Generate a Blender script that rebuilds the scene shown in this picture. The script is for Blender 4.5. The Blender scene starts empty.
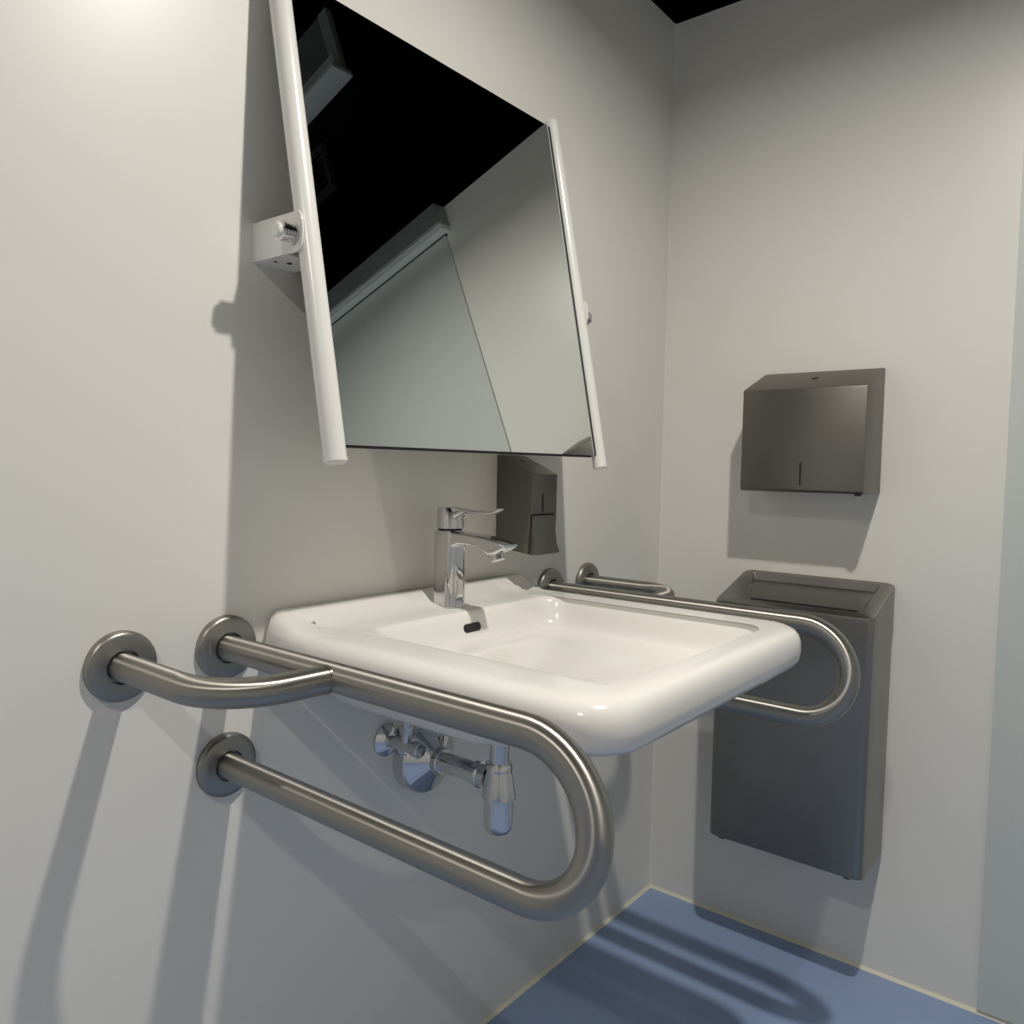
import bpy, bmesh, math
from mathutils import Vector, Matrix
C = bpy.context.scene.collection
sc = bpy.context.scene
pi = math.pi

# ------------------------------------------------------------------ materials
def mat(name, col, rough=.5, metal=0., spec=.5, noise=None, bump=None, coat=0., aniso=0.):
    m = bpy.data.materials.new(name); m.use_nodes = True
    nt = m.node_tree; b = nt.nodes['Principled BSDF']
    b.inputs['Base Color'].default_value = (*col, 1)
    b.inputs['Roughness'].default_value = rough
    b.inputs['Metallic'].default_value = metal
    b.inputs['Specular IOR Level'].default_value = spec
    b.inputs['Coat Weight'].default_value = coat
    b.inputs['Coat Roughness'].default_value = .05
    tc = nt.nodes.new('ShaderNodeTexCoord')
    if aniso:                       # finely ground around the tube, so highlights stretch along it
        tn = nt.nodes.new('ShaderNodeTangent'); tn.direction_type = 'UV_MAP'
        nt.links.new(tn.outputs[0], b.inputs['Tangent']); b.inputs['Anisotropic'].default_value = aniso; b.inputs['Anisotropic Rotation'].default_value = .25
    if noise:                       # (scale xyz, amount) slight mottling of the colour itself
        mp = nt.nodes.new('ShaderNodeMapping'); mp.inputs['Scale'].default_value = noise[0]
        n = nt.nodes.new('ShaderNodeTexNoise'); n.inputs['Scale'].default_value = 1; n.inputs['Detail'].default_value = 4
        mx = nt.nodes.new('ShaderNodeMix'); mx.data_type = 'RGBA'
        mx.inputs['A'].default_value = (*[c*(1-noise[1]) for c in col], 1)
        mx.inputs['B'].default_value = (*[min(1, c*(1+noise[1])) for c in col], 1)
        nt.links.new(tc.outputs['Object'], mp.inputs[0]); nt.links.new(mp.outputs[0], n.inputs['Vector'])
        nt.links.new(n.outputs['Fac'], mx.inputs['Factor']); nt.links.new(mx.outputs['Result'], b.inputs['Base Color'])
    if bump:                        # (scale xyz, strength, distance)
        mp = nt.nodes.new('ShaderNodeMapping'); mp.inputs['Scale'].default_value = bump[0]
        n = nt.nodes.new('ShaderNodeTexNoise'); n.inputs['Scale'].default_value = 1; n.inputs['Detail'].default_value = 3
        bp = nt.nodes.new('ShaderNodeBump'); bp.inputs['Strength'].default_value = bump[1]; bp.inputs['Distance'].default_value = bump[2]
        nt.links.new(tc.outputs['Object'], mp.inputs[0]); nt.links.new(mp.outputs[0], n.inputs['Vector'])
        nt.links.new(n.outputs['Fac'], bp.inputs['Height']); nt.links.new(bp.outputs[0], b.inputs['Normal'])
    return m

M = dict(
    wall=mat('wall_laminate', (.81, .80, .755), .36, spec=.5, noise=((3, 3, 3), .012), bump=((9, 9, 9), .05, .002)),
    black=mat('black_paint', (.0012, .0014, .0022), .55, spec=.05, noise=((2, 2, 2), .1)),
    navy=mat('navy_paint', (.0018, .003, .0065), .6, spec=.1),
    floor=mat('blue_vinyl', (.31, .42, .66), .36, spec=.3, noise=((14, 14, 14), .04), bump=((160, 160, 160), .04, .001)),
    seal=mat('cream_sealant', (.80, .77, .62), .5),
    door=mat('door_laminate', (.60, .64, .62), .4, noise=((2, 2, 2), .02)),
    doorgrey=mat('rail_cover', (.30, .32, .32), .35, metal=.3),
    doorlight=mat('rail_strip', (.80, .83, .81), .4),
    ceramic=mat('ceramic', (.86, .845, .81), .16, spec=.5, coat=.3, noise=((4, 4, 4), .008)),
    mark=mat('grey_print', (.24, .22, .20), .5),
    dark=mat('dark_recess', (.012, .012, .012), .5),
    chrome=mat('chrome', (.66, .66, .665), .045, metal=1., noise=((30, 30, 30), .02)),
    satin=mat('brushed_stainless', (.40, .385, .355), .42, metal=1., noise=((60, 8, 60), .06), aniso=.95),
    flange=mat('matt_stainless', (.33, .325, .305), .38, metal=1., noise=((60, 60, 60), .06)),
    plate=mat('satin_sheet_steel', (.20, .193, .175), .42, metal=1., noise=((5, 5, 90), .03), bump=((20, 20, 900), .05, .0004)),
    binsteel=mat('bin_sheet_steel', (.27, .265, .25), .35, metal=1., noise=((5, 5, 90), .03)),
    enamel=mat('white_enamel', (.80, .80, .77), .22, spec=.5, noise=((6, 6, 6), .01)),
    mirror=mat('mirror_silver', (.80, .83, .81), .0, metal=1.),
    mirredge=mat('glass_edge', (.50, .55, .52), .15),
    rubber=mat('black_seal', (.02, .02, .02), .6),
    lampshell=mat('lamp_shell', (.02, .02, .02), .5),
    duct=mat('duct_grey', (.62, .66, .66), .6, noise=((4, 4, 4), .03)),
    ductside=mat('duct_side', (.34, .37, .37), .65),
    ductdark=mat('duct_panel', (.17, .185, .18), .7),
    ventblack=mat('vent_metal', (.03, .03, .036), .6),
)
g = bpy.data.materials.new('lamp_glow'); g.use_nodes = True
e = g.node_tree.nodes['Principled BSDF']; e.inputs['Emission Color'].default_value = (1, .93, .82, 1); e.inputs['Emission Strength'].default_value = 6
M['glow'] = g
m_ = M['mirror'].node_tree.nodes['Principled BSDF']; m_.inputs['Roughness'].default_value = 0.0

# ------------------------------------------------------------------ helpers
def obj(name, bm, m, parent=None, smooth=True, angle=35):
    bmesh.ops.recalc_face_normals(bm, faces=bm.faces)
    me = bpy.data.meshes.new(name); bm.to_mesh(me); bm.free()
    for k in (m if isinstance(m, (list, tuple)) else [m]):
        me.materials.append(M[k])
    if smooth:
        for p in me.polygons: p.use_smooth = True
        me.set_sharp_from_angle(angle=math.radians(angle))
    o = bpy.data.objects.new(name, me); C.objects.link(o)
    if parent:
        o.parent = parent; o.matrix_parent_inverse = Matrix.Translation(parent.location).inverted()
    return o
def thing(name, label, cat, loc, group=None):
    o = bpy.data.objects.new(name, None); C.objects.link(o); o.location = loc
    o.empty_display_size = .05
    o['label'] = label; o['category'] = cat
    if group: o['group'] = group
    return o
def struct(name, bm, m, smooth=False, parent=None):
    o = obj(name, bm, m, parent, smooth)
    if not parent: o['kind'] = 'structure'
    return o
def add_box(bm, x0, x1, y0, y1, z0, z1, bev=0, seg=2, mi=0):
    r = bmesh.ops.create_cube(bm, size=1)
    for v in r['verts']:
        v.co = Vector(((x0+x1)/2+v.co.x*(x1-x0), (y0+y1)/2+v.co.y*(y1-y0), (z0+z1)/2+v.co.z*(z1-z0)))
    fs = list({f for v in r['verts'] for f in v.link_faces})
    for f in fs: f.material_index = mi
    if bev:
        es = list({ed for v in r['verts'] for ed in v.link_edges})
        bmesh.ops.bevel(bm, geom=es, offset=bev, segments=seg, affect='EDGES', profile=.5)
    return bm
def box(*a, **k): return add_box(bmesh.new(), *a, **k)
def frame(t, up=None):
    t = t.normalized(); a = up or (Vector((0, 0, 1)) if abs(t.z) < .9 else Vector((1, 0, 0)))
    u = t.cross(a).normalized(); return u, t.cross(u).normalized()
def add_tube(bm, pts, r, n=24, caps=True):
    pts = [Vector(p) for p in pts]; rings = []
    t0 = (pts[1]-pts[0]).normalized(); u, w = frame(t0)
    for i, p in enumerate(pts):
        if i == 0: t = t0
        elif i == len(pts)-1: t = (pts[-1]-pts[-2]).normalized()
        else: t = ((pts[i+1]-p).normalized()+(p-pts[i-1]).normalized()).normalized()
        q = t0.rotation_difference(t); u = q @ u; w = q @ w; t0 = t
        rr = r[i] if isinstance(r, (list, tuple)) else r
        rings.append([bm.verts.new(p+rr*(math.cos(2*pi*k/n)*u+math.sin(2*pi*k/n)*w)) for k in range(n)])
    uv = bm.loops.layers.uv.verify(); ln = 0
    for i, (a, b) in enumerate(zip(rings, rings[1:])):
        l2 = ln+(pts[i+1]-pts[i]).length
        for k in range(n):
            f = bm.faces.new((a[k], a[(k+1) % n], b[(k+1) % n], b[k]))
            for lp, c in zip(f.loops, ((k/n, ln), ((k+1)/n, ln), ((k+1)/n, l2), (k/n, l2))): lp[uv].uv = c
        ln = l2
    if caps: bm.faces.new(rings[0]); bm.faces.new(rings[-1])
    return bm
def tube(*a, **k): return add_tube(bmesh.new(), *a, **k)
def add_lathe(bm, origin, axis, prof, n=40):
    """prof: (distance along the axis, radius)"""
    uv = bm.loops.layers.uv.verify(); o = Vector(origin); ax = Vector(axis).normalized(); u, w = frame(ax); rings = []
    for d, r in prof:
        if r < 1e-6: rings.append([bm.verts.new(o+ax*d)])
        else: rings.append([bm.verts.new(o+ax*d+r*(math.cos(2*pi*k/n)*u+math.sin(2*pi*k/n)*w)) for k in range(n)])
    for a, b in zip(rings, rings[1:]):
        for k in range(n):
            if len(a) == 1 and len(b) == 1: continue
            if len(a) == 1: bm.faces.new((a[0], b[(k+1) % n], b[k]))
            elif len(b) == 1: bm.faces.new((a[k], a[(k+1) % n], b[0]))
            else:
                f = bm.faces.new((a[k], a[(k+1) % n], b[(k+1) % n], b[k]))
                for lp, c in zip(f.loops, ((k/n, 0), ((k+1)/n, 0), ((k+1)/n, .1), (k/n, .1))): lp[uv].uv = c
    if len(rings[0]) > 1: bm.faces.new(rings[0])
    if len(rings[-1]) > 1: bm.faces.new(rings[-1])
    return bm
def lathe(*a, **k): return add_lathe(bmesh.new(), *a, **k)
def add_prism(bm, pts, vec, bev=0, mi=0):
    vs = [bm.verts.new(p) for p in pts]; f = bm.faces.new(vs); f.material_index = mi
    r = bmesh.ops.extrude_face_region(bm, geom=[f]); nv = [x for x in r['geom'] if isinstance(x, bmesh.types.BMVert)]
    bmesh.ops.translate(bm, verts=nv, vec=vec)
    allv = vs+nv
    if bev:
        es = list({ed for v in allv for ed in v.link_edges})
        bmesh.ops.bevel(bm, geom=es, offset=bev, segments=2, affect='EDGES', profile=.5)
    return bm
def prism(*a, **k): return add_prism(bmesh.new(), *a, **k)
def loft(bm, loops, cap0=True, cap1=True):
    rings = [[bm.verts.new(p) for p in L] for L in loops]; n = len(rings[0])
    for a, b in zip(rings, rings[1:]):
        for k in range(n): bm.faces.new((a[k], a[(k+1) % n], b[(k+1) % n], b[k]))
    if cap0: bm.faces.new(rings[0])
    if cap1: bm.faces.new(rings[-1])
    return bm
def rrect(x0, x1, y0, y1, rf, rb, cs=8, es=10):
    """rounded rectangle, rf = radius of the two corners at y0, rb = of the two at y1; list of (x, y)"""
    out = []
    cor = [(x1-rf, y0+rf, rf, -pi/2), (x1-rb, y1-rb, rb, 0), (x0+rb, y1-rb, rb, pi/2), (x0+rf, y0+rf, rf, pi)]
    for i, (cx, cy, r, a0) in enumerate(cor):
        arc = [(cx+r*math.cos(a0+pi/2*k/cs), cy+r*math.sin(a0+pi/2*k/cs)) for k in range(cs+1)]
        nx, ny, nr, na = cor[(i+1) % 4]; s = (nx+nr*math.cos(na), ny+nr*math.sin(na)); e_ = arc[-1]
        out += arc + [(e_[0]+(s[0]-e_[0])*k/es, e_[1]+(s[1]-e_[1])*k/es) for k in range(1, es)]
    return out
def sm(t): t = max(0, min(1, t)); return t*t*(3-2*t)

XL, YF, ZT, ZC = -3.3, -2.2, 2.148, 3.35     # room: back wall y=0, right wall x=0

# ------------------------------------------------------------------ room shell
struct('floor', box(XL-.1, .1, YF-.1, .1, -.08, 0), 'floor')
struct('ceiling', box(XL-.1, .1, YF-.1, .1, ZC, ZC+.08), 'black')
def wall(name, x0, x1, y0, y1):
    bm = box(x0, x1, y0, y1, 0, ZT, mi=0); add_box(bm, x0, x1, y0, y1, ZT, ZC, mi=1)
    struct(name, bm, ['wall', 'black'])
wall('wall_back', XL-.1, .1, 0, .1)
wall('wall_right', 0, .1, YF-.1, 0)
wall('wall_left', XL-.1, XL, YF-.1, 0)
wall('wall_front', XL, 0, YF-.1, YF)
# sealant fillets along the floor
struct('trim_1', prism([(XL, 0, 0), (XL, -.006, 0), (XL, 0, .006)], (-XL, 0, 0)), 'seal')
struct('trim_2', prism([(0, 0, 0), (-.006, 0, 0), (0, 0, .006)], (0, YF, 0)), 'seal')
struct('trim_3', prism([(0, 0, 0), (-.004, 0, 0), (0, -.004, 0)], (0, 0, ZT)), 'enamel')
# sliding door on the right wall, seen in the mirror
dr = box(-.008, 0, -1.72, -.735, .01, 2.0605)
door = struct('door_1', dr, 'door')
h = struct('rail_cover', box(-.05, 0, -2.1, -.712, 2.082, 2.146, bev=.002), 'doorgrey', parent=door)
h = struct('guide_strip', box(-.042, 0, -2.1, -.716, 2.0635, 2.0815), 'doorlight', parent=door)
h = struct('top_seal', box(-.0105, 0, -2.1, -.73, 2.0600, 2.0634), 'rubber', parent=door)

# ------------------------------------------------------------------ lamp (above the frame)
def pendant(LX, LY, label, power):
    t = thing('pendant_lamp', label, 'lamp', (LX, LY, 2.14), 'downlights in a row')
    obj('lamp_shade', lathe((LX, LY, 2.142), (0, 0, 1), [(0, .034), (0, .045), (.10, .045), (.11, .02)]), 'lampshell', t)
    obj('lamp_glass', lathe((LX, LY, 2.137), (0, 0, 1), [(0, .030), (.006, .033)]), 'glow', t)
    obj('rod', tube([(LX, LY, 2.25), (LX, LY, ZC)], .006, 12), 'lampshell', t)
    l = bpy.data.lights.new('lamp_light', 'AREA'); l.shape = 'DISK'; l.size = .05; l.energy = power; l.color = (1, .945, .86); l.spread = math.radians(165)
    o = bpy.data.objects.new('lamp_light', l); o.location = (LX, LY, 2.13); C.objects.link(o)
pendant(-.97, -.78, 'small black downlight hanging on a rod in front of the washbasin', 19.5)
pendant(-2.42, -.80, 'small black downlight on a rod, farther from the waste bin', 13)

# ------------------------------------------------------------------ equipment on the black upper wall (seen in the mirror)
t = thing('duct_box', 'grey ventilation box high on the black upper wall, seen in the mirror', 'duct', (0, -1.2, 2.78))
obj('housing', box(-.02, 0, -1.36, -.976, 2.80, 3.06), 'ductdark', t)
obj('side_frame', box(-.024, 0, -.975, -.931, 2.80, 3.06), 'ductside', t)
obj('bottom_plate', box(-.085, 0, -1.36, -.915, 2.778, 2.799, bev=.002), 'duct', t)
obj('front_lip', box(-.050, -.0205, -1.36, -.935, 2.80, 2.862), 'duct', t)
t = thing('louvre_vent', 'small dark slatted vent on the black upper wall, seen in the mirror', 'vent', (0, -1.2, 2.49))
for q in ((-1.30, -1.12, 2.488, 2.505), (-1.30, -1.12, 2.645, 2.66), (-1.137, -1.12, 2.505, 2.645), (-1.30, -1.285, 2.505, 2.645)):
    obj('frame', box(-.02, 0, *q), 'ventblack', t)
for k in range(6):
    z = 2.517+k*.022
    obj('slat', prism([(-.002, -1.284, z), (-.016, -1.284, z-.008), (-.016, -1.284, z-.005), (-.002, -1.284, z+.003)], (0, .146, 0)), 'ventblack', t)

# ------------------------------------------------------------------ tilting mirror
XC = -.8406; MW = .3078; SL = .198
def mp(x, s, off=0):       # point on the tilted plane, s = height above the tube's lower end, off = towards the room
    k = math.sqrt(1+SL*SL)
    return Vector((x, -.152+SL*s-off/k, 1.078+s+off*SL/k))
t = thing('tilting_mirror', 'large tilted mirror between two white tubes above the washbasin', 'mirror', (XC, 0, 1.36))
S1 = .649
def slab(x0, x1, s0, s1, o0, o1):
    bm = bmesh.new()
    a = [mp(x0, s0, o0), mp(x1, s0, o0), mp(x1, s1, o0), mp(x0, s1, o0)]
    v = [bm.verts.new(p) for p in a+[mp(x0, s0, o1), mp(x1, s0, o1), mp(x1, s1, o1), mp(x0, s1, o1)]]
    for f in ((0, 1, 2, 3), (7, 6, 5, 4), (0, 4, 5, 1), (1, 5, 6, 2), (2, 6, 7, 3), (3, 7, 4, 0)): bm.faces.new([v[i] for i in f])
    return bm
gx0, gx1 = XC-MW+.010, XC+MW-.0255
gl = obj('mirror_glass', slab(gx0, gx1, .0148, S1-.016, .0015, .0055), 'mirror', t, smooth=False)
obj('backing_plate', slab(gx0+.002, gx1-.001, .0128, S1-.015, -.004, .0013), 'rubber', t, smooth=False)
obj('bevelled_edge', slab(gx1+.0002, gx1+.0022, .0148, S1-.016, .001, .0058), 'mirredge', t, smooth=False)
obj('dark_gap_strip', slab(gx1+.0024, gx1+.0098, .0148, S1-.016, -.004, .0052), 'rubber', t, smooth=False)  # black strip added to give the dark of the open gap beside the tube
for s, x in ((-1, XC-MW), (1, XC+MW)):
    r = .0146 if s < 0 else .0130
    pts = [mp(x, -.002)]+[mp(x, .006+q*(S1-.012)/6) for q in range(7)]+[mp(x, S1-.004)]
    o = obj('side_tube', tube(pts, r, 32), 'enamel', t)
    ax = (mp(x, 0)-mp(x, 1)).normalized()
    obj('end_cap', lathe(mp(x, -.002), ax, [(0, r+.0006), (.004, r+.0006), (.0062, r-.002), (.0068, 0)], 32), 'enamel', t)
    ax = -ax
    obj('end_cap', lathe(mp(x, S1-.004), ax, [(0, r+.0006), (.004, r+.0006), (.0062, r-.002), (.0068, 0)], 32), 'enamel', t)
    # wall bracket: outer cheek with round nose, back plate, floor plate
    xo = x+s*(r+.0035); xi = x+s*(r+.0006)
    zc, hz = 1.360, .0255; yn = -.108
    side = [(0, -hz), (0, hz)]+[(yn+.010+(-.010)*math.cos(a), hz*math.sin(a)) for a in [pi/2-pi*k/12 for k in range(13)]]
    bm = prism([Vector((xi, y, zc+z)) for y, z in side], (xo-xi, 0, 0), bev=.0007)
    xin = x-s*.048
    add_box(bm, min(xi, xin), max(xi, xin), -.003, 0, zc-hz, zc+hz)
    add_box(bm, min(xi, xin), max(xi, xin), -.074, -.003, zc-hz, zc-hz+.003)
    br = obj('bracket', bm, 'enamel', t)
    kx = xo; ky = mp(0, zc-1.078).y+.006
    bm = bmesh.new(); prof = [(0, .011)]
    for q in range(5):
        d = .001+q*.0042; prof += [(d, .0108), (d+.001, .0128), (d+.003, .0128), (d+.004, .0108)]
    prof += [(.0225, .0095), (.0226, 0)]
    add_lathe(bm, (kx, ky, zc-.003), (s, 0, 0), prof, 32)
    obj('spring_knob', bm, 'chrome', br)
    obj('knob_cap', lathe((kx+s*.0226, ky, zc-.003), (s, 0, 0), [(0, .0092), (.003, .0092), (.0045, .0075), (.0046, 0)], 32), 'enamel', br)
    obj('screw', lathe((x-s*.012, -.040, zc-hz-.0002), (0, 0, -1), [(0, .0035), (.001, .0035), (.0015, .002), (.0015, 0)], 16), 'dark', br)
    obj('screw', lathe((x+s*.004, -.032, zc-hz-.0002), (0, 0, -1), [(0, .002), (.001, .002), (.0012, 0)], 16), 'dark', br)

# ------------------------------------------------------------------ washbasin
BX0, BX1, BF = -1.152, -.562, -.560
t = thing('washbasin', 'white rectangular ceramic washbasin mounted on the back wall', 'washbasin', (XC, 0, .70))
def ring(x0, x1, y0, y1, rf, rb, z, up=0):
    L = []
    for x, y in rrect(x0, x1, y0, y1, rf, rb):
        L.append(Vector((x, y, z+up*.024*sm((y+.060)/.056))))
    return L
loops = []
def R(dx, yf, yb, z, rf, rb=.012, up=0): loops.append(ring(BX0+dx, BX1-dx, BF+yf, yb, rf, rb, z, up))
R(.16, .29, -.06, .706, .05, .04); R(.13, .26, -.04, .709, .06, .04); R(.10, .19, -.02, .726, .07, .03); R(.08, .10, -.008, .752, .07)
R(.062, .044, -.001, .774, .065); R(.030, .018, -.0008, .7795, .064); R(.011, .006, -.0006, .785, .062); R(.002, .001, -.0005, .794, .060)
R(0, 0, -.0005, .806, .060); R(.0005, .0005, -.0005, .818, .060, up=.0); R(.003, .003, -.0005, .828, .059, up=.35); R(.0085, .0085, -.0008, .8355, .056, up=.8)
R(.017, .017, -.0015, .8398, .050, up=.98); R(.027, .026, -.004, .8410, .044, .012, up=1); R(.040, .034, -.014, .8412, .040, .02, up=1)
R(.054, .038, -.026, .8412, .038, .03, up=1); R(.066, .041, -.040, .8412, .04, .03, up=1); R(.074, .043, -.075, .8410, .04, .03)
IX0, IX1, IF, IB = -1.063, -.632, -.520, -.112
def I(d, z, r=.042): loops.append([Vector((x, y, z)) for x, y in rrect(IX0+d, IX1-d, IF+d, IB-d, r, r)])
I(-.007, .8405, .045); I(-.003, .8392); I(0, .8362); I(.0022, .831); I(.005, .818); I(.009, .803); I(.013, .7955, .04); I(.021, .7905, .04); I(.034, .7882, .04)
base = [Vector((x, y, .7865)) for x, y in rrect(IX0+.046, IX1-.046, IF+.046, IB-.046, .05, .05)]
loops.append(base)
dc = Vector((XC, -.190, .742))
for k in (.25, .5, .72, .88, 1.0):
    L = []
    for p in base:
        d = Vector((p.x-dc.x, p.y-dc.y, 0)); q = dc+d.normalized()*.024
        v = p.lerp(q, k); v.z = .7865+(dc.z-.7865)*sm(k)
        L.append(v)
    loops.append(L)
body = obj('basin', loft(bmesh.new(), loops), 'ceramic', t, angle=60)
bm = bmesh.new(); pts = []
for k in range(24):
    a = 2*pi*k/24; pts.append(Vector((-.845+.0068*math.cos(a)+(.0135 if math.cos(a) > 0 else -.0135), -.1190+.22*.0068*math.sin(a), .8140+.0068*math.sin(a))))
obj('overflow_slot', prism(pts, (0, .004, 0)), 'dark', t)
obj('drain', lathe((dc.x, dc.y, .7415), (0, 0, 1), [(0, .0235), (.003, .0235), (.0042, .021), (.003, .017), (.0045, .015), (.0055, .008), (.0056, 0)], 32), 'chrome', t)
# printed maker's mark, a tiny looping script line on the deck
pts = []
for k in range(70):
    u = k/69; y = -.054+.011*u+.0024*math.cos(u*25)
    pts.append((-1.1165+.024*u+.0016*math.sin(u*25), y, .8420+.024*sm((y+.060)/.056)))
obj('printed_mark', tube(pts, .0007, 6), 'mark', t)

# ------------------------------------------------------------------ mixer tap
TY = -.062; Z0 = .841
t = thing('mixer_tap', 'chrome single-lever mixer tap standing on the washbasin', 'tap', (XC, TY, Z0))
def sec(hx, hy0, hy1, z, r): return [Vector((XC+x, TY+y, z)) for x, y in rrect(-hx, hx, -hy1, hy0, r, r, 8, 3)]
bm = loft(bmesh.new(), [sec(.0225, .023, .0245, Z0, .016), sec(.0225, .023, .0245, Z0+.003, .016), sec(.0218, .0222, .0240, Z0+.005, .015), sec(.0212, .022, .0235, .88, .014),
    sec(.0202, .022, .0235, .92, .013), sec(.0196, .0222, .0240, .945, .012), sec(.0194, .0222, .0245, .962, .012), sec(.018, .021, .0225, .9655, .010)])
def ysec(y, zt, zb, hx, r):
    return [Vector((XC+x, y, (zt+zb)/2+z)) for x, z in rrect(-hx, hx, -(zt-zb)/2, (zt-zb)/2, r, r, 5, 2)]
loft(bm, [ysec(-.060, .9652, .930, .018, .006), ysec(-.082, .9650, .938, .0178, .007), ysec(-.093, .9645, .9440, .0175, .007), ysec(-.112, .9635, .9445, .0172, .007), ysec(-.132, .9622, .9430, .0172, .006),
    ysec(-.148, .9605, .9365, .0172, .005), ysec(-.158, .9590, .9325, .0170, .005), ysec(-.168, .9575, .9340, .0168, .005), ysec(-.180, .9545, .9410, .0162, .004), ysec(-.190, .9510, .9465, .0150, .0018)])
obj('tap_body', bm, 'chrome', t, angle=40)
ax = Vector((0, -.35, -1)).normalized()
obj('aerator', lathe((XC, -.160, .937), ax, [(0, .0125), (.007, .0125), (.0072, .0118), (.0085, .0118), (.0087, .0125), (.0125, .0125), (.0135, .0110), (.012, .009), (.012, 0)], 32), 'chrome', t)
obj('collar', lathe((XC, TY-.001, .9655), (0, 0, 1), [(0, .0195), (.0028, .0195)], 40), 'dark', t)
hl = lathe((XC, TY-.001, .9684), (0, 0, 1), [(0, .0205), (.001, .0222), (.032, .0218), (.0345, .0205), (.0352, .017), (.0352, 0)], 48)
lev = obj('lever', hl, 'chrome', t)
bm = bmesh.new(); L = []
for y, z, hx, th in ((-.070, 1.0012, .016, .005), (-.085, 1.0006, .0145, .0052), (-.100, .9990, .0125, .0050), (-.118, .9978, .0110, .0048), (-.136, .9974, .0105, .0046), (-.150, .9978, .0100, .0042), (-.160, .9995, .0092, .0038), (-.168, 1.0040, .0078, .0028)):
    L.append([Vector((XC+x, y, z+q)) for x, q in rrect(-hx, hx, -th/2, th/2, th*.45, th*.45, 4, 2)])
loft(bm, L)
add_tube(bm, [(XC-.010, -.081, .990), (XC-.0085, -.090, .994), (XC-.008, -.100, .9975)], [.0055, .004, .002], 12)
add_tube(bm, [(XC+.010, -.081, .990), (XC+.0085, -.090, .994), (XC+.008, -.100, .9975)], [.0055, .004, .002], 12)
obj('lever_blade', bm, 'chrome', lev)

# ------------------------------------------------------------------ bottle trap
TX, TYY = -.843, -.1775
t = thing('bottle_trap', 'chrome bottle trap with round wall flange under the washbasin', 'trap', (TX, 0, .58))
obj('wall_flange', lathe((TX, 0, .580), (0, -1, 0), [(0, .060), (.024, .060), (.0275, .0575), (.046, .0245), (.048, .0225), (.058, .0225), (.060, .0205), (.060, .017)], 56), 'chrome', t, angle=25)
obj('outlet_pipe', tube([(TX, -.04, .580), (TX, TYY+.030, .580)], .0165, 32), 'chrome', t)
obj('union_nut', lathe((TX, TYY+.046, .580), (0, -1, 0), [(0, .0185), (.001, .0215), (.010, .0215), (.012, .0185), (.026, .0185), (.026, .012)], 36), 'chrome', t)
obj('tailpipe', tube([(TX, TYY, .600), (TX, TYY, .7065)], .0155, 32), 'chrome', t)
obj('lock_nut', lathe((TX, TYY, .642), (0, 0, 1), [(0, .0158), (0, .0185), (.002, .0200), (.012, .0200), (.014, .0225), (.064, .0225), (.0642, .0156)], 32), 'chrome', t)
bm = bmesh.new(); prof = [(.609, 0.0155), (.609, .0195), (.606, .0210), (.598, .0210), (.5975, .0202), (.595, .0206), (.585, .0224), (.556, .0275), (.554, .0275), (.5535, .0235)]
add_lathe(bm, (TX, TYY, 0), (0, 0, 1), prof, 48)
for k in range(8):
    a = k*pi/4+.2; ca, sa = math.cos(a), math.sin(a)
    add_tube(bm, [(TX+.0205*ca, TYY+.0205*sa, .595), (TX+.0224*ca, TYY+.0224*sa, .585), (TX+.0274*ca, TYY+.0274*sa, .557)], .0010, 6)
obj('cone_nut', bm, 'chrome', t)
obj('trap_cup', lathe((TX, TYY, 0), (0, 0, 1), [(.555, .0233), (.515, .0233), (.507, .0222), (.500, .0185), (.4965, .012), (.4955, .005), (.4955, 0)], 48), 'chrome', t)

# ------------------------------------------------------------------ angle valves
def valve(x, z, label, kx):
    t = thing('angle_valve', label, 'valve', (x, 0, z), 'stop valves under the washbasin')
    obj('rosette', lathe((x, 0, z), (0, -1, 0), [(0, .027), (.004, .027), (.012, .015), (.013, .010)], 40), 'chrome', t, angle=25)
    bm = tube([(x, -.008, z), (x, -.062, z)], .0095, 24)
    add_tube(bm, [(x, -.048, z-.006), (x, -.048, z+.040)], .008, 20)
    add_lathe(bm, (x, -.048, z+.022), (0, 0, 1), [(0, .0085), (0, .0115), (.012, .0115), (.012, .0085)], 6)
    obj('valve_body', bm, 'chrome', t)
    bm = lathe((x, -.062, z), (0, -1, 0), [(0, .0095), (.003, .0125), (.016, .0125), (.0185, .0105), (.0187, 0)], 20)
    obj('knob', bm, 'chrome', t)
    obj('supply_hose', tube([(x, -.048, z+.038), (x+kx*.1, -.050, z+.06), (x+kx*.5, -.056, z+.085), (x+kx, -.060, z+.13)], .0055, 16), 'satin', t)
valve(-.918, .624, 'chrome angle valve left of the bottle trap, its round rosette clear of the trap flange', .05)
valve(-.778, .628, 'chrome angle valve right of the bottle trap, mostly behind its flange and the grab rail', -.03)

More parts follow.
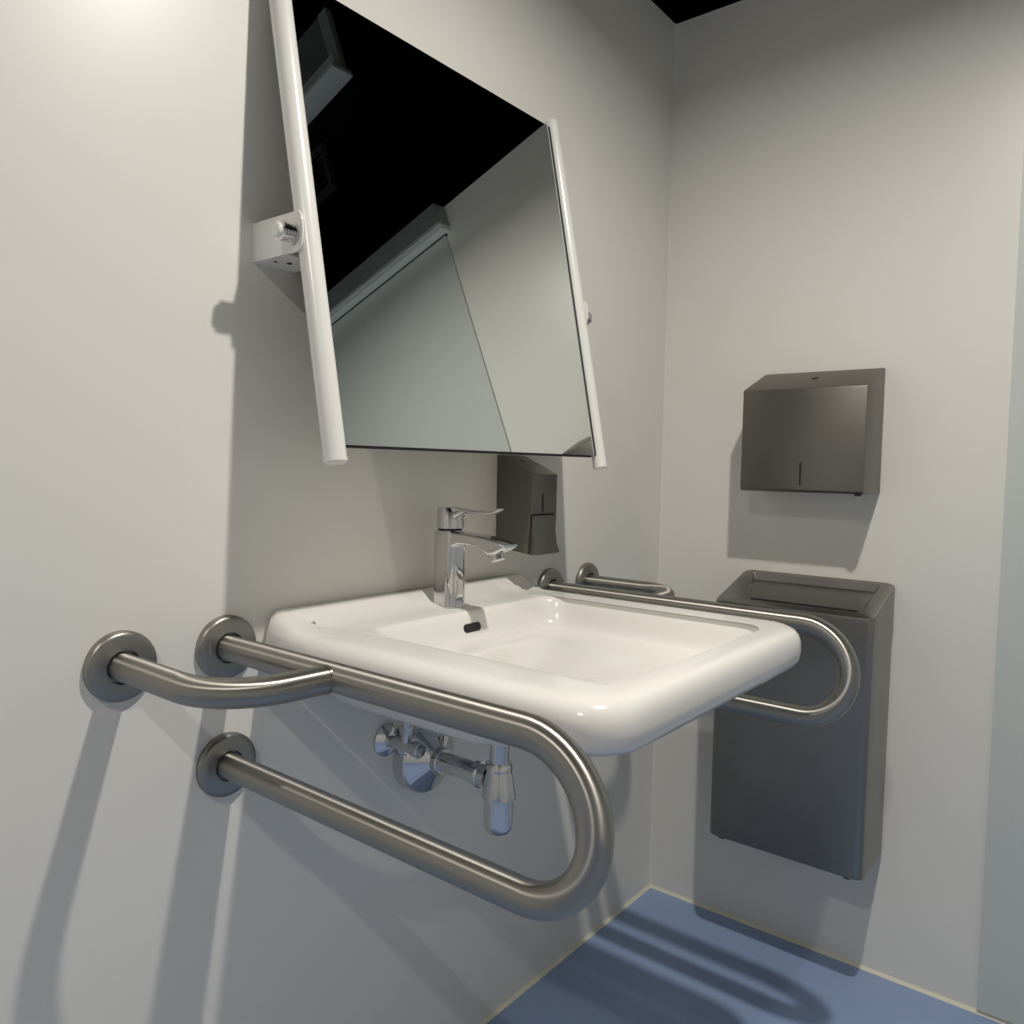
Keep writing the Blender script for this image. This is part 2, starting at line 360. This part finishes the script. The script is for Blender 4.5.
# ------------------------------------------------------------------ grab rails
def arc(cx, cy, r, a0, a1, n): return [(cx+r*math.cos(a0+(a1-a0)*k/n), cy+r*math.sin(a0+(a1-a0)*k/n)) for k in range(n+1)]
def flange(par, x, z, mark=False):
    f = obj('flange', lathe((x, 0, z), (0, -1, 0), [(0, .0425), (.006, .0425), (.0085, .0415), (.0105, .039), (.0115, .035), (.0118, .0205), (.002, .0203), (.002, .0172)], 48), 'flange', par)
    if mark:
        bm = bmesh.new()
        for k in range(4): add_box(bm, x-.0300, x-.0272, -.0121, -.0117, z-.006+k*.0042, z-.0035+k*.0042)
        obj('engraving', bm, 'mark', f)
def rail(x, zu, zl, yc, s, jy, label, bx=.1386):
    t = thing('grab_rail', label, 'grab rail', (x, 0, (zu+zl)/2))
    r = .0170; R_ = (zu-zl)/2; zc = (zu+zl)/2
    pts = [(x, -.001, zu), (x, -.12, zu), (x, -.24, zu), (x, -.36, zu)]
    pts += [(x, yc-R_*math.sin(a), zc+R_*math.cos(a)) for a in [pi*k/28 for k in range(29)]]
    pts += [(x, -.36, zl), (x, -.24, zl), (x, -.12, zl), (x, -.001, zl)]
    obj('rail_tube', tube(pts, r, 36), 'satin', t)
    bxx = x+s*bx; rb = .085
    cy = jy+rb; cx = bxx-s*rb
    br = [(bxx, -.001, zu), (bxx, cy*.5, zu)]
    for k in range(15):
        a = pi/2*.97*k/14; br.append((cx+s*rb*math.cos(a), cy-rb*math.sin(a), zu))
    br.append((x+s*r*.6, jy-.004, zu))
    obj('brace_tube', tube(br, r*.98, 32), 'satin', t)
    # weld seam where the brace meets the rail
    w = []
    for k in range(25):
        a = 2*pi*k/24; w.append((x+s*(r*.70+.0075*abs(math.cos(a))**1.0*0+.0035), jy-.003+r*.99*math.cos(a), zu+r*.97*math.sin(a)))
    obj('weld_seam', tube(w, .0008, 6, caps=False), 'rubber', t)
    for (fx, fz) in ((x, zu), (x, zl), (bxx, zu)): flange(t, fx, fz, s < 0 and fx == x)
rail(XC-.366, .8245, .6660, -.503, -1, -.222, 'stainless steel looped grab rail left of the washbasin, nearest the camera')
rail(XC+.366, .8225, .6680, -.514, 1, -.228, 'stainless steel looped grab rail right of the washbasin, in front of the waste bin')

# ------------------------------------------------------------------ soap dispenser
t = thing('soap_dispenser', 'narrow steel soap dispenser on the back wall behind the tap', 'soap dispenser', (-.61, 0, .92))
x0, x1 = -.648, -.570
bm = prism([Vector((x0, y, z)) for y, z in ((0, .922), (0, 1.0915), (-.006, 1.0915), (-.083, 1.058), (-.083, .985), (-.078, .983), (-.074, .912))], (x1-x0, 0, 0), bev=.0012)
obj('body', bm, 'plate', t)
prof = [(-.0785, .984), (-.0845, .983), (-.0845, .975), (-.0835, .955), (-.087, .93), (-.094, .913), (-.089, .911), (-.0745, .911), (-.0745, .975)]
obj('push_lever', prism([Vector((x0+.005, y, z)) for y, z in prof], (x1-x0-.008, 0, 0), bev=.0006), 'plate', t)
obj('sight_slot', box(-.617, -.6125, -.0836, -.0820, .988, 1.022), 'dark', t)
obj('lock', lathe((-.61, -.030, 1.0812), (0, -.4, .92), [(0, .005), (.0015, .005), (.002, .0035), (.002, 0)], 20), 'plate', t)

# ------------------------------------------------------------------ towel dispenser
t = thing('towel_dispenser', 'square steel paper towel dispenser on the right wall above the waste bin', 'towel dispenser', (0, -.385, 1.03))
y0, y1, D = -.510, -.257, -.130
bm = prism([Vector((x, y1, z)) for x, z in ((0, 1.030), (0, 1.291), (-.008, 1.291), (D, 1.244), (D, 1.034), (D+.006, 1.029))], (0, y0-y1, 0), bev=.002)
obj('body', bm, 'plate', t)
obj('sight_slot', box(D-.0006, D+.001, -.3875, -.3835, 1.045, 1.092), 'dark', t)
obj('lock', lathe((-.060, -.385, 1.2718), (-.355, 0, .935), [(0, .006), (.0012, .006), (.0016, .0045), (.0016, 0)], 20), 'plate', t)
obj('hinge_foot', box(D+.002, D+.014, -.505, -.493, 1.0255, 1.030), 'dark', t)

# ------------------------------------------------------------------ waste bin
t = thing('waste_bin', 'tall steel waste bin with an open sloping top on the right wall', 'waste bin', (0, -.39, .26))
y0, y1, D = -.549, -.226, -.168
L = []
def bsec(z, dx=0, rr=.016, x_0=0.0, dz=lambda x: 0):
    return [Vector((x, y, z+dz(x))) for x, y in rrect(D+dx, x_0, y0+dx, y1-dx, .014, .014, 5, 4)]
bm = loft(bmesh.new(), [bsec(.268, .004), bsec(.2705, .001), bsec(.74)])
obj('body', bm, 'binsteel', t)
for yy in (y0+.03, y1-.03): obj('foot', box(D+.006, D+.016, yy-.006, yy+.006, .2645, .2685), 'dark', t)
# lid: sloping frame with a funnel opening
zt = lambda x: .792+(.843-.792)*(x-D)/(0-D)
def lidring(ix0, ix1, iy0, iy1, zf, r=.006):
    return [Vector((x, y, zf(x))) for x, y in rrect(ix0, ix1, iy0, iy1, r, r, 4, 3)]
e_ = .0015; rb_ = .014
def lidring(ix0, ix1, iy0, iy1, zf, r=rb_, skew=0):
    return [Vector((x, y-skew*max(0, (y-iy0)/(iy1-iy0))*(ix1-x)/(ix1-ix0), zf(x))) for x, y in rrect(ix0, ix1, iy0, iy1, r, r, 5, 4)]
loopsL = [lidring(D-e_, 0, y0-e_, y1+e_, lambda x: .7405), lidring(D-e_, 0, y0-e_, y1+e_, lambda x: zt(x)-.006), lidring(D-e_+.001, 0, y0-e_+.001, y1+e_-.001, lambda x: zt(x)-.002),
          lidring(D+.003, -.001, y0+.004, y1-.003, lambda x: zt(x)), lidring(D+.018, -.014, y0+.026, y1-.022, lambda x: zt(x), .004, .035), lidring(D+.0185, -.0145, y0+.0265, y1-.0225, lambda x: zt(x)-.001, .004, .035),
          lidring(D+.021, -.024, y0+.032, y1-.030, lambda x: zt(x)-.0012-.014*max(0, (x-D-.021))/(0-D), .003, .035)]
lid = obj('lid', loft(bmesh.new(), loopsL, cap0=False, cap1=True), 'binsteel', t)
zs_ = zt(D+.029)-.0016
obj('slot', box(D+.0235, D+.031, y0+.036, y1-.070, zs_-.004, zs_+.0008), 'dark', lid)
obj('lock', lathe((D-.0016, -.40, .766), (-1, 0, 0), [(0, .005), (.001, .005), (.0014, 0)], 16), 'dark', t)

# ------------------------------------------------------------------ camera and view
Rm = ((0.6230326, -0.0320964, 0.7815371),
      (-0.7819499, -0.0506117, 0.6212832),
      (0.0196140, -0.9982025, -0.0566305))
FOC = 793.177
CP = (-1.78650, -0.94293, 1.07000)
cam = bpy.data.cameras.new('camera'); co = bpy.data.objects.new('camera', cam); C.objects.link(co)
cam.sensor_width = 36; cam.lens = FOC/1024*36; cam.clip_start = .02
mw = Matrix.Identity(4)
for i in range(3):
    mw[i][0] = Rm[i][0]; mw[i][1] = -Rm[i][1]; mw[i][2] = -Rm[i][2]; mw[i][3] = CP[i]
co.matrix_world = mw
sc.camera = co
w = bpy.data.worlds.new('world'); sc.world = w; w.use_nodes = True
w.node_tree.nodes['Background'].inputs[0].default_value = (0, 0, 0, 1)
vs = sc.view_settings; vs.view_transform = 'Standard'; vs.look = 'None'; vs.gamma = 1; vs.exposure = -.55; vs.use_curve_mapping = False
